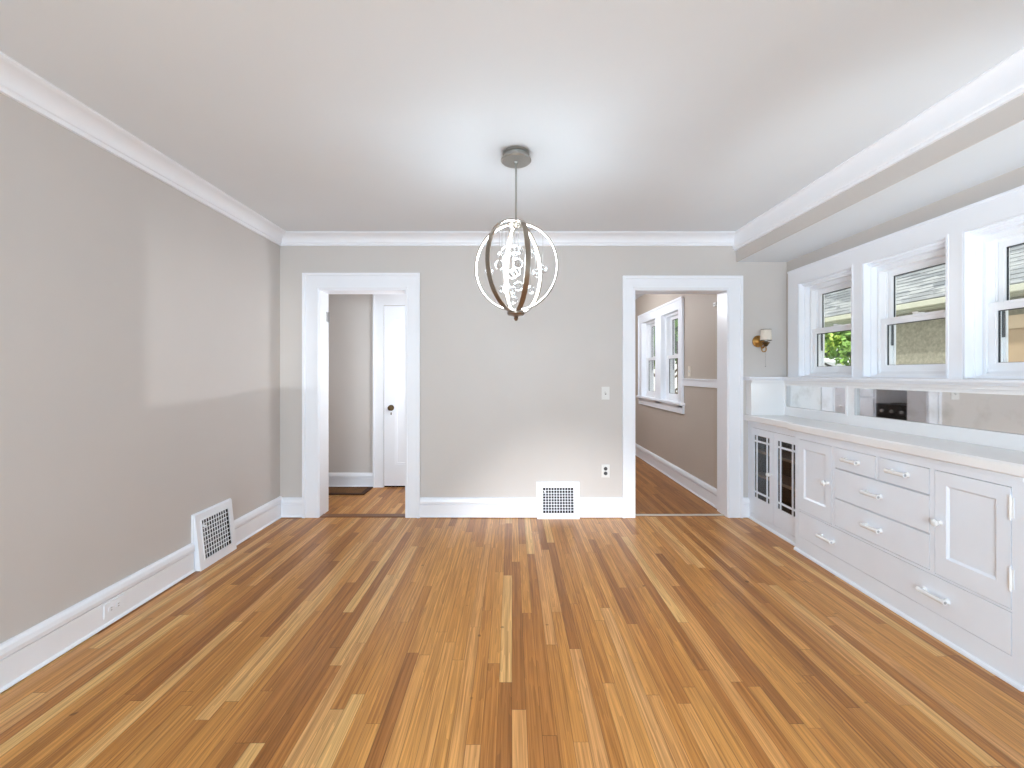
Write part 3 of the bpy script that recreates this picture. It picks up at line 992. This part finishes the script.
# ------------------------------------------------------------------ sconce
sxx, sz = (758.0 - 512) * 0.00902, H + (373.5 - 341.5) * 0.00902
t = thing('wall_sconce', 'brass wall sconce with cream shade and pull chain beside the window corner', 'wall light', (sxx, YB, sz))
b = mb(M_['brass']).lathe([(0.052, 0), (0.054, -0.006), (0.050, -0.012), (0.040, -0.015), (0.036, -0.020), (0.022, -0.026), (0.012, -0.034)], (sxx, YB, sz), 'y', 28)
b.build('backplate', t)
ax, ay = sxx + 0.006, YB - 0.115
pts = []
for i in range(15):
    f = i / 14
    ang = -PI / 2 - PI * 0.5 * f
    pts.append((sxx + (ax - sxx) * f, YB - 0.03 + (ay - YB + 0.03) * f, sz - 0.012 - 0.050 * math.sin(PI * f) + 0.0 * ang))
b = mb(M_['brass']).tube(pts, 0.007, 10)
b.tube([(ax - 0.004, ay, sz - 0.040), (ax - 0.002, ay - 0.004, sz - 0.066)] + [(ax - 0.021 + 0.020 * math.cos(PI * q / 8), ay - 0.006, sz - 0.078 - 0.021 * math.sin(PI * q / 8)) for q in range(9)] + [(ax - 0.040, ay, sz - 0.060), (ax - 0.034, ay + 0.03, sz - 0.046)], 0.0048, 8)
b.build('arm', t)
b = mb(M_['darkbrass']).lathe([(0.006, -0.040), (0.014, -0.034), (0.024, -0.018), (0.030, -0.010), (0.032, -0.004), (0.016, 0.000), (0.012, 0.006)], (ax, ay, sz - 0.012), 'z', 20)
b.build('cup', t)
mb(M_['knob']).lathe([(0.011, -0.006), (0.011, 0.045), (0.006, 0.048)], (ax, ay, sz), 'z', 14).build('candle_sleeve', t)
b = mb(M_['shade'])
prof_o = [(0.046, 0.002), (0.044, 0.045), (0.041, 0.096)]
rows = []
for r_, h_ in prof_o + [(0.039, 0.096), (0.042, 0.045), (0.044, 0.002)]:
    rows.append([b.bm.verts.new((ax + r_ * math.cos(2 * PI * k_ / 28), ay + r_ * math.sin(2 * PI * k_ / 28), sz + h_)) for k_ in range(28)])
for i in range(6):
    for k_ in range(28):
        b.face([rows[i][k_], rows[i][(k_ + 1) % 28], rows[(i + 1) % 6][(k_ + 1) % 28], rows[(i + 1) % 6][k_]], True)
sh = b.build('lamp_shade', t)
b = mb(M_['darkbrass'])
b.bm.free()
for h_, r_ in ((0.002, 0.0455), (0.096, 0.0405)):
    b = mb(M_['darkbrass']).tube([(ax + r_ * math.cos(2 * PI * k_ / 24), ay + r_ * math.sin(2 * PI * k_ / 24), sz + h_) for k_ in range(24)], 0.0022, 6, True)
    if h_ < 0.05:
        for k_ in range(3):
            a_ = 2 * PI * k_ / 3
            b.tube([(ax, ay, sz + 0.008), (ax + 0.045 * math.cos(a_), ay + 0.045 * math.sin(a_), sz + 0.003)], 0.0014, 5)
    b.build('shade_ring', sh)
b = mb(M_['wire'])
for i in range(26):
    b.sphere((ax - 0.006, ay - 0.004, sz - 0.045 - i * 0.0068), 0.0022, 6, 4)
b.sphere((ax - 0.006, ay - 0.004, sz - 0.045 - 26 * 0.0068 - 0.004), 0.005, 8, 6)
b.build('pull_chain', t)

# ------------------------------------------------------------------ pendant
PXc, PY = (516.0 - 512) / 440 * 2.48, 2.48
PZ = H + (373.5 - 267.0) * 2.48 / 440
t = thing('pendant_light', 'large globe pendant of glowing metal hoops with hanging glass bubbles', 'pendant light', (PXc, PY, ZC))
mb(M_['nickel']).lathe([(0.074, ZC), (0.076, ZC - 0.004), (0.076, ZC - 0.010), (0.066, ZC - 0.014), (0.066, ZC - 0.036), (0.084, ZC - 0.040), (0.086, ZC - 0.046), (0.080, ZC - 0.052), (0.012, ZC - 0.054), (0.010, ZC - 0.064)],
                       (PXc, PY, 0), 'z', 40).build('canopy', t)
RX, RZ = 0.250, 0.262
mb(M_['nickel']).tube([(PXc, PY, ZC - 0.06), (PXc, PY, PZ + RZ - 0.005)], 0.0055, 12).build('rod', t)
def hoop(ang, rx, rz):
    """flat metal band in a vertical plane; LED strip on the inside"""
    n = 96
    wd, th = 0.028, 0.006
    ca, sa = math.cos(ang), math.sin(ang)
    b = mb(M_['ringmetal'])
    led = mb(M_['led'])
    rows, rl = [], []
    for i in range(n):
        a = 2 * PI * i / n
        def pt(d, w):
            rr, zz = (rx - d) * math.sin(a), (rz - d) * math.cos(a)
            return (PXc + rr * sa - w * ca, PY - rr * ca - w * sa, PZ + zz)
        rows.append([b.bm.verts.new(pt(d, w)) for d, w in ((0, -wd / 2), (0, wd / 2), (th, wd / 2), (th, -wd / 2))])
        rl.append([led.bm.verts.new(pt(d, w)) for d, w in ((th + 0.0004, -0.006), (th + 0.0004, 0.006), (th + 0.004, 0.0045), (th + 0.004, -0.0045))])
    for R_, bb in ((rows, b), (rl, led)):
        for i in range(n):
            A, B = R_[i], R_[(i + 1) % n]
            for k_ in range(4):
                bb.face([A[k_], A[(k_ + 1) % 4], B[(k_ + 1) % 4], B[k_]], False)
    h = b.build('hoop', t)
    l_ = led.build('led_strip', h)
    return h
for ang, s_ in ((-37, 0.0), (14, 0.006), (80, 0.012)):
    hoop(math.radians(ang), RX - s_, RZ - s_)
# top hub with ceiling of the globe
mb(M_['ringmetal']).lathe([(0.008, 0.004), (0.030, 0.000), (0.052, -0.008), (0.052, -0.014), (0.020, -0.018), (0.010, -0.030)], (PXc, PY, PZ + RZ - 0.012), 'z', 32).build('top_hub', t)
mb(M_['ringmetal']).lathe([(0.016, 0.020), (0.050, 0.012), (0.050, 0.000), (0.044, -0.008), (0.016, -0.012), (0.010, -0.018), (0.014, -0.026), (0.008, -0.036), (0.003, -0.040)],
                          (PXc, PY, PZ - RZ - 0.002), 'z', 32).build('bottom_cap', t)
# disc from which the wires hang
mb(M_['nickel']).lathe([(0.16, 0.0), (0.165, 0.003), (0.16, 0.006)] if False else [(0.118, 0.000), (0.120, 0.003), (0.118, 0.006)], (PXc, PY, PZ + RZ - 0.055), 'z', 40).build('wire_plate', t) if False else None
balls = [(255, 293), (228, 322), (310, 285), (338, 290), (410, 310), (213, 383), (332, 375), (148, 425), (318, 428), (298, 442), (445, 437), (492, 410),
         (235, 540), (257, 530), (300, 546), (335, 520), (412, 543), (305, 608), (312, 325)]
zmax = PZ + RZ
rnd = random.Random(3)
for (bx, by) in balls:
    px, py = 466 + bx / 6.4, 205 + by / 6.4
    X = (px - 512) * 2.48 / 440
    Z = H + (373.5 - py) * 2.48 / 440
    dx = X - PXc
    dz = Z - PZ
    lim = math.sqrt(max(0.0, 1 - (dz / (RZ - 0.05)) ** 2)) * (RX - 0.055)
    ly = math.sqrt(max(0.0, lim * lim - dx * dx))
    dy = rnd.uniform(-1, 1) * ly * 0.8
    k_ = (PY + dy) / PY
    X, Z = X * k_, H + (Z - H) * k_
    r_ = 0.0255
    o = mb(M_['bubble']).sphere((X, PY + dy, Z), r_, 20, 12).build('glass_ball', t)
    # wire up to the nearest height inside the globe
    rad = min(0.97, math.hypot(X - PXc, dy) / RX)
    zt_ = PZ + (RZ - 0.012) * math.sqrt(1 - rad * rad)
    mb(M_['wire']).tube([(X, PY + dy, Z + r_), (X, PY + dy, zt_)], 0.0007, 6).build('wire', o)

# ------------------------------------------------------------------ kitchen range (seen in the long mirror)
t = thing('kitchen_range', 'black kitchen range with pale steel trim reflected in the long mirror', 'range', (-0.1, 5.31, 0))
mb(M_['black']).box(-0.40, 0.20, 5.0, 5.61, 0.04, 0.92, 0.006).build('body', t)
mb(M_['black']).box(-0.415, -0.33, 5.0, 5.61, 0.92, 1.13, 0.006).build('backguard', t)
mb(M_['steel']).box(-0.329, -0.322, 5.0, 5.61, 0.99, 1.03, 0.002).build('trim_strip', t)
dr = mb(M_['black']).box(0.20, 0.23, 5.02, 5.59, 0.20, 0.74, 0.006).build('oven_door', t)
mb(M_['steel']).tube([(0.26, 5.07, 0.70), (0.26, 5.54, 0.70)], 0.010, 10).box(0.23, 0.26, 5.08, 5.10, 0.69, 0.71).box(0.23, 0.26, 5.51, 5.53, 0.69, 0.71).build('handle', dr)
for i in range(4):
    mb(M_['steel']).lathe([(0.020, 0), (0.018, 0.018), (0.010, 0.022)], (0.20, 5.09 + i * 0.14, 0.83), 'x', 14).build('knob', t)
for i in range(4):
    mb(M_['duct']).lathe([(0.09, 0.92), (0.09, 0.928), (0.06, 0.930)], (-0.20 + 0.24 * (i % 2), 5.16 + 0.28 * (i // 2), 0), 'z', 24).build('burner', t)
t = thing('kitchen_cabinet', 'white kitchen drawer unit beside the black range, seen only in the mirror', 'cabinet', (-0.1, 6.0, 0))
mb(CB).box(-0.415, 0.18, 5.63, 6.75, 0.0, 1.30, 0.003).build('carcass', t)
for i in range(4):
    d = mb(CB).box(0.181, 0.20, 5.65, 6.73, 0.08 + i * 0.305, 0.37 + i * 0.305, 0.003).build('drawer', t)
    mb(M_['knob']).lathe([(0.012, 0), (0.009, 0.006), (0.008, 0.014), (0.017, 0.026), (0.012, 0.036)], (0.20, 6.19, 0.225 + i * 0.305), 'x', 16).build('knob', d)

# ------------------------------------------------------------------ outside
GZ = -0.85
struct(mb(M_['soil']).box(-14, 34, 7.6, 40, GZ - 0.1, GZ).box(2.7, 34, -14, 7.6, GZ - 0.1, GZ).build('ground'))
M_['concrete'] = mat('pale_concrete', (206, 206, 204), 0.85, vary=0.06, scale=6, bump=0.2)
struct(mb(M_['concrete']).box(2.75, 6.08, -6, 11.0, GZ, GZ + 0.03).build('bounce_path'))  # pale paving added below the sills to bounce sun up to the soffit
struct(mb(M_['ceiling']).box(XL - WT, XR + WT, -6.3, YF - WT, 2.60, 2.75).build('ceiling_sun_block'))  # roof slab added out of view to keep sun out of the front room
t = thing('neighbour_house', 'grey stucco house with shingled roof close outside the bay windows', 'house', (8, 3, GZ))
HXw, HXe, HYe, RYe = 6.10, 5.85, 7.45, 9.65
b = mb(M_['stucco'])
b.box(HXw, 12.0, -6, HYe, GZ, 2.34)
b.build('wall', t)
ez0, ez1 = 2.215, 2.312
b = mb(M_['fascia'])
b.box(HXe, HXe + 0.03, -6.4, RYe, ez0, ez1)
b.box(HXe - 0.075, HXe, -6.4, RYe, ez1 - 0.075, ez1 + 0.01, 0.012)     # gutter
b.box(HXe + 0.03, HXw, -6.4, RYe, ez0 + 0.01, ez0 + 0.03)                # eave lining
b.box(HXw, 12.0, HYe, RYe, ez0 + 0.01, ez0 + 0.03)
b.build('eave', t)
b = mb(M_['shingle'])
sl = math.radians(33)
ridge = 9.1
n = int((ridge - HXe) / math.cos(sl) / 0.14)
for i in range(n):
    x0 = HXe - 0.05 + i * 0.14 * math.cos(sl)
    z0 = ez1 + 0.015 + i * 0.14 * math.sin(sl)
    x1, z1 = x0 + 0.17 * math.cos(sl), z0 + 0.17 * math.sin(sl)
    lift = 0.015
    b.prism([(x0, z0), (x0 - lift * math.sin(sl), z0 + lift * math.cos(sl)), (x1, z1 + 0.006), (x1, z1 - 0.01)], 'y', -6.5, RYe + 0.05)
b.prism([(HXe + 0.03, ez1 - 0.02), (ridge, ez1 - 0.02 + (ridge - HXe - 0.03) * math.tan(sl)), (12.4, ez1 - 0.02)], 'y', -6.4, RYe)
b.build('roof', t)
b = mb(M_['tan'])
wy0, wy1, wz0, wz1 = 3.2, 5.62, 0.4, 2.0
b.ring_rect('x', HXw - 0.05, HXw + 0.02, (wy0, wy1, wz0, wz1), (wy0 + 0.16, wy1 - 0.16, wz0 + 0.16, wz1 - 0.16))
b.box(HXw - 0.05, HXw + 0.02, (wy0 + wy1) / 2 - 0.08, (wy0 + wy1) / 2 + 0.08, wz0 + 0.16, wz1 - 0.16)
wf = b.build('window', t)
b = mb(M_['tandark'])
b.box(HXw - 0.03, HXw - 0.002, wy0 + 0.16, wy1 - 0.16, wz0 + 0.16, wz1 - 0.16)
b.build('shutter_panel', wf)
b = mb(M_['fascia'])
b.box(HXw - 0.35, HXw - 0.25, RYe - 0.15, RYe - 0.05, GZ, ez0 + 0.01)
b.build('porch_post', t)

t = thing('garage', 'low pale garage with light roof in the yard beyond the first window', 'garage', (11.5, 15.5, GZ))
mb(M_['pale']).box(9.0, 14.0, 14.4, 17.0, GZ, 1.45).build('wall', t)
mb(M_['paleroof']).prism([(13.7, 1.42), (15.5, 1.42 + 0.42), (17.3, 1.42)], 'x', 8.8, 14.2).build('roof', t)

def tree(name, x, y, hgt, cr, seed, leafm, label, trunk_h=0.9, nleaf=3800, squash=0.9, leaf=(0.09, 0.17)):
    rn = random.Random(seed)
    t = thing(name, label, 'tree', (x, y, GZ), 'trees beyond the windows')
    b = mb(M_['bark'])
    b.tube([(x, y, GZ), (x + 0.05, y, GZ + trunk_h), (x - 0.05, y + 0.1, GZ + hgt * 0.7)], [0.16, 0.12, 0.05], 10)
    for k in range(7):
        a = rn.uniform(0, 2 * PI)
        z0 = GZ + trunk_h + rn.uniform(0, hgt * 0.35)
        L = cr * rn.uniform(0.5, 0.8)
        b.tube([(x, y, z0), (x + L * 0.5 * math.cos(a), y + L * 0.5 * math.sin(a), z0 + L * 0.4), (x + L * math.cos(a), y + L * math.sin(a), z0 + L * 0.7)], [0.06, 0.04, 0.015], 6)
    b.build('trunk', t)
    f = MB()
    for mm in leafm: f.use(mm)
    zc = GZ + hgt - cr * squash
    clumps = []
    for k in range(34):
        d = Vector((rn.gauss(0, 1), rn.gauss(0, 1), rn.gauss(0, 1))).normalized() * rn.uniform(0.35, 0.85) * cr
        clumps.append((Vector((x + d.x, y + d.y, zc + d.z * squash)), cr * rn.uniform(0.22, 0.42), rn.randrange(len(leafm))))
    for k in range(nleaf):
        c, r_, mi = clumps[rn.randrange(len(clumps))]
        d = Vector((rn.gauss(0, 1), rn.gauss(0, 1), rn.gauss(0, 1))).normalized()
        p = c + d * r_ * rn.uniform(0.6, 1.05)
        s_ = rn.uniform(*leaf)
        nrm = (d + Vector((rn.gauss(0, 0.5), rn.gauss(0, 0.5), rn.gauss(0, 0.5) + 0.4))).normalized()
        u = nrm.cross(Vector((rn.gauss(0, 1), rn.gauss(0, 1), rn.gauss(0, 1)))).normalized()
        v = nrm.cross(u)
        f.cur = mi if rn.random() < 0.8 else rn.randrange(len(leafm))
        f.face([f.bm.verts.new(p + u * s_), f.bm.verts.new(p + v * s_ * 0.55), f.bm.verts.new(p - u * s_), f.bm.verts.new(p - v * s_ * 0.55)])
    f.build('foliage', t)
    return t
la, lb, lc = M_['leaf_a'], M_['leaf_b'], M_['leaf_c']
tree('leafy_tree', 9.6, 12.3, 5.0, 1.35, 11, [la, la, lb], 'bright green tree under the porch eave outside the first window', nleaf=11000, leaf=(0.05, 0.10))
tree('leafy_tree', 15.2, 21.0, 7.0, 2.9, 12, [la, lb, lb], 'tall mid green tree standing behind the pale garage roof', nleaf=6000)
tree('leafy_tree', 4.6, 12.0, 6.2, 2.0, 14, [lb, lc, lb], 'deep green tree seen through the nearer kitchen window', nleaf=6000)
tree('leafy_tree', 6.6, 19.5, 7.0, 2.6, 15, [lc, lb], 'broad dark tree far beyond the kitchen windows', nleaf=6000)
tree('leafy_tree', 1.6, 16.8, 6.5, 2.0, 16, [lb, lc], 'dark green tree seen through the farther kitchen window', nleaf=5000)

# ------------------------------------------------------------------ light
w = bpy.data.worlds.new('sky')
bpy.context.scene.world = w
w.use_nodes = True
nt = w.node_tree
bg = nt.nodes['Background']
sky = nt.nodes.new('ShaderNodeTexSky')
sky.sky_type = 'NISHITA'
sky.sun_disc = False
sky.sun_elevation = math.radians(45)
sky.sun_rotation = math.radians(250)
sky.air_density = 1.0
sky.dust_density = 3.0
mx = nt.nodes.new('ShaderNodeMix')
mx.data_type = 'RGBA'
mx.inputs['Factor'].default_value = 0.9
sc = nt.nodes.new('ShaderNodeMix')
sc.data_type = 'RGBA'
sc.blend_type = 'MULTIPLY'
sc.inputs['Factor'].default_value = 1.0
sc.inputs[7].default_value = (0.30, 0.30, 0.30, 1)
nt.links.new(sky.outputs['Color'], sc.inputs[6])
nt.links.new(sc.outputs[2], mx.inputs[6])
mx.inputs[7].default_value = (1.0, 0.985, 0.96, 1)
nt.links.new(mx.outputs[2], bg.inputs['Color'])
bg.inputs['Strength'].default_value = 1.2

def light(name, kind, loc, energy, col=(1, 1, 1), rot=None, target=None, **kw):
    l = bpy.data.lights.new(name, kind)
    l.energy = energy
    l.color = col
    for k_, v_ in kw.items():
        setattr(l, k_, v_)
    o = bpy.data.objects.new(name, l)
    o.location = loc
    if target is not None:
        d = Vector(target) - Vector(loc)
        o.rotation_euler = d.to_track_quat('-Z', 'Y').to_euler()
    elif rot is not None:
        o.rotation_euler = rot
    C.objects.link(o)
    return o
light('sun', 'SUN', (0, 0, 20), 3.2, (1, 0.97, 0.92), target=None, rot=Vector((0.5, 0.9, -1.0)).to_track_quat('-Z', 'Y').to_euler(), angle=math.radians(2))
light('pendant_glow', 'POINT', (PXc, PY, PZ), 12.5, (0.74, 0.89, 1.0), shadow_soft_size=0.12)
# area light added out of view for even brightness, as if window daylight
light('front_window_fill', 'AREA', (-0.65, YF - 0.25, 1.45), 120, (0.70, 0.87, 1.0), rot=(PI / 2, 0, 0), shape='RECTANGLE', size=2.1, size_y=1.35)
# low sunlight bounced in through the second front window
light('reflected_sunlight', 'SPOT', (6.0, -14.0, 0.4), 3200, (0.95, 0.98, 1.0), target=(XL, 2.82, 1.45), spot_size=math.radians(6.2), spot_blend=1.0, shadow_soft_size=0.05)
light('reflected_floor_sunlight', 'SPOT', (-1.0, -14.0, 3.5), 6000, (0.95, 0.97, 1.0), target=(0.35, 2.3, 0.0), spot_size=math.radians(8.0), spot_blend=1.0, shadow_soft_size=0.05)
light('bay_fill_spot', 'SPOT', (1.55, 0.55, 0.25), 80, (0.84, 0.94, 1.0), target=(2.18, 2.45, 2.42), spot_size=math.radians(46), spot_blend=0.7, shadow_soft_size=0.25)  # spot added out of view to brighten the soffit underside
# point lights added out of view to brighten dining room, kitchen and hall
light('front_room_fill', 'POINT', (0.35, -1.1, 0.85), 84, (0.60, 0.83, 1.0), shadow_soft_size=0.3)
light('kitchen_fill', 'POINT', (0.9, 5.8, 2.2), 28, (0.92, 0.95, 1.0), shadow_soft_size=0.15)
light('hall_fill', 'POINT', (-0.74, 4.34, 1.45), 13, (0.92, 0.96, 1.0), shadow_soft_size=0.15)

# ------------------------------------------------------------------ camera
cd = bpy.data.cameras.new('camera')
cd.sensor_width = 36
cd.lens = 440 / 1024 * 36
cd.shift_y = -10.5 / 1024
cd.clip_start = 0.02
cam = bpy.data.objects.new('camera', cd)
cam.location = (0, 0, H)
cam.rotation_euler = (PI / 2, 0, 0)
C.objects.link(cam)
S = bpy.context.scene
S.camera = cam
S.view_settings.view_transform = 'Standard'
S.view_settings.look = 'None'
S.view_settings.gamma = 1
S.view_settings.use_curve_mapping = False
S.view_settings.exposure = 0.55
S.cycles.max_bounces = 14
S.cycles.diffuse_bounces = 8
S.cycles.transparent_max_bounces = 24
S.cycles.caustics_reflective = False
S.cycles.caustics_refractive = False
S.cycles.use_denoising = True
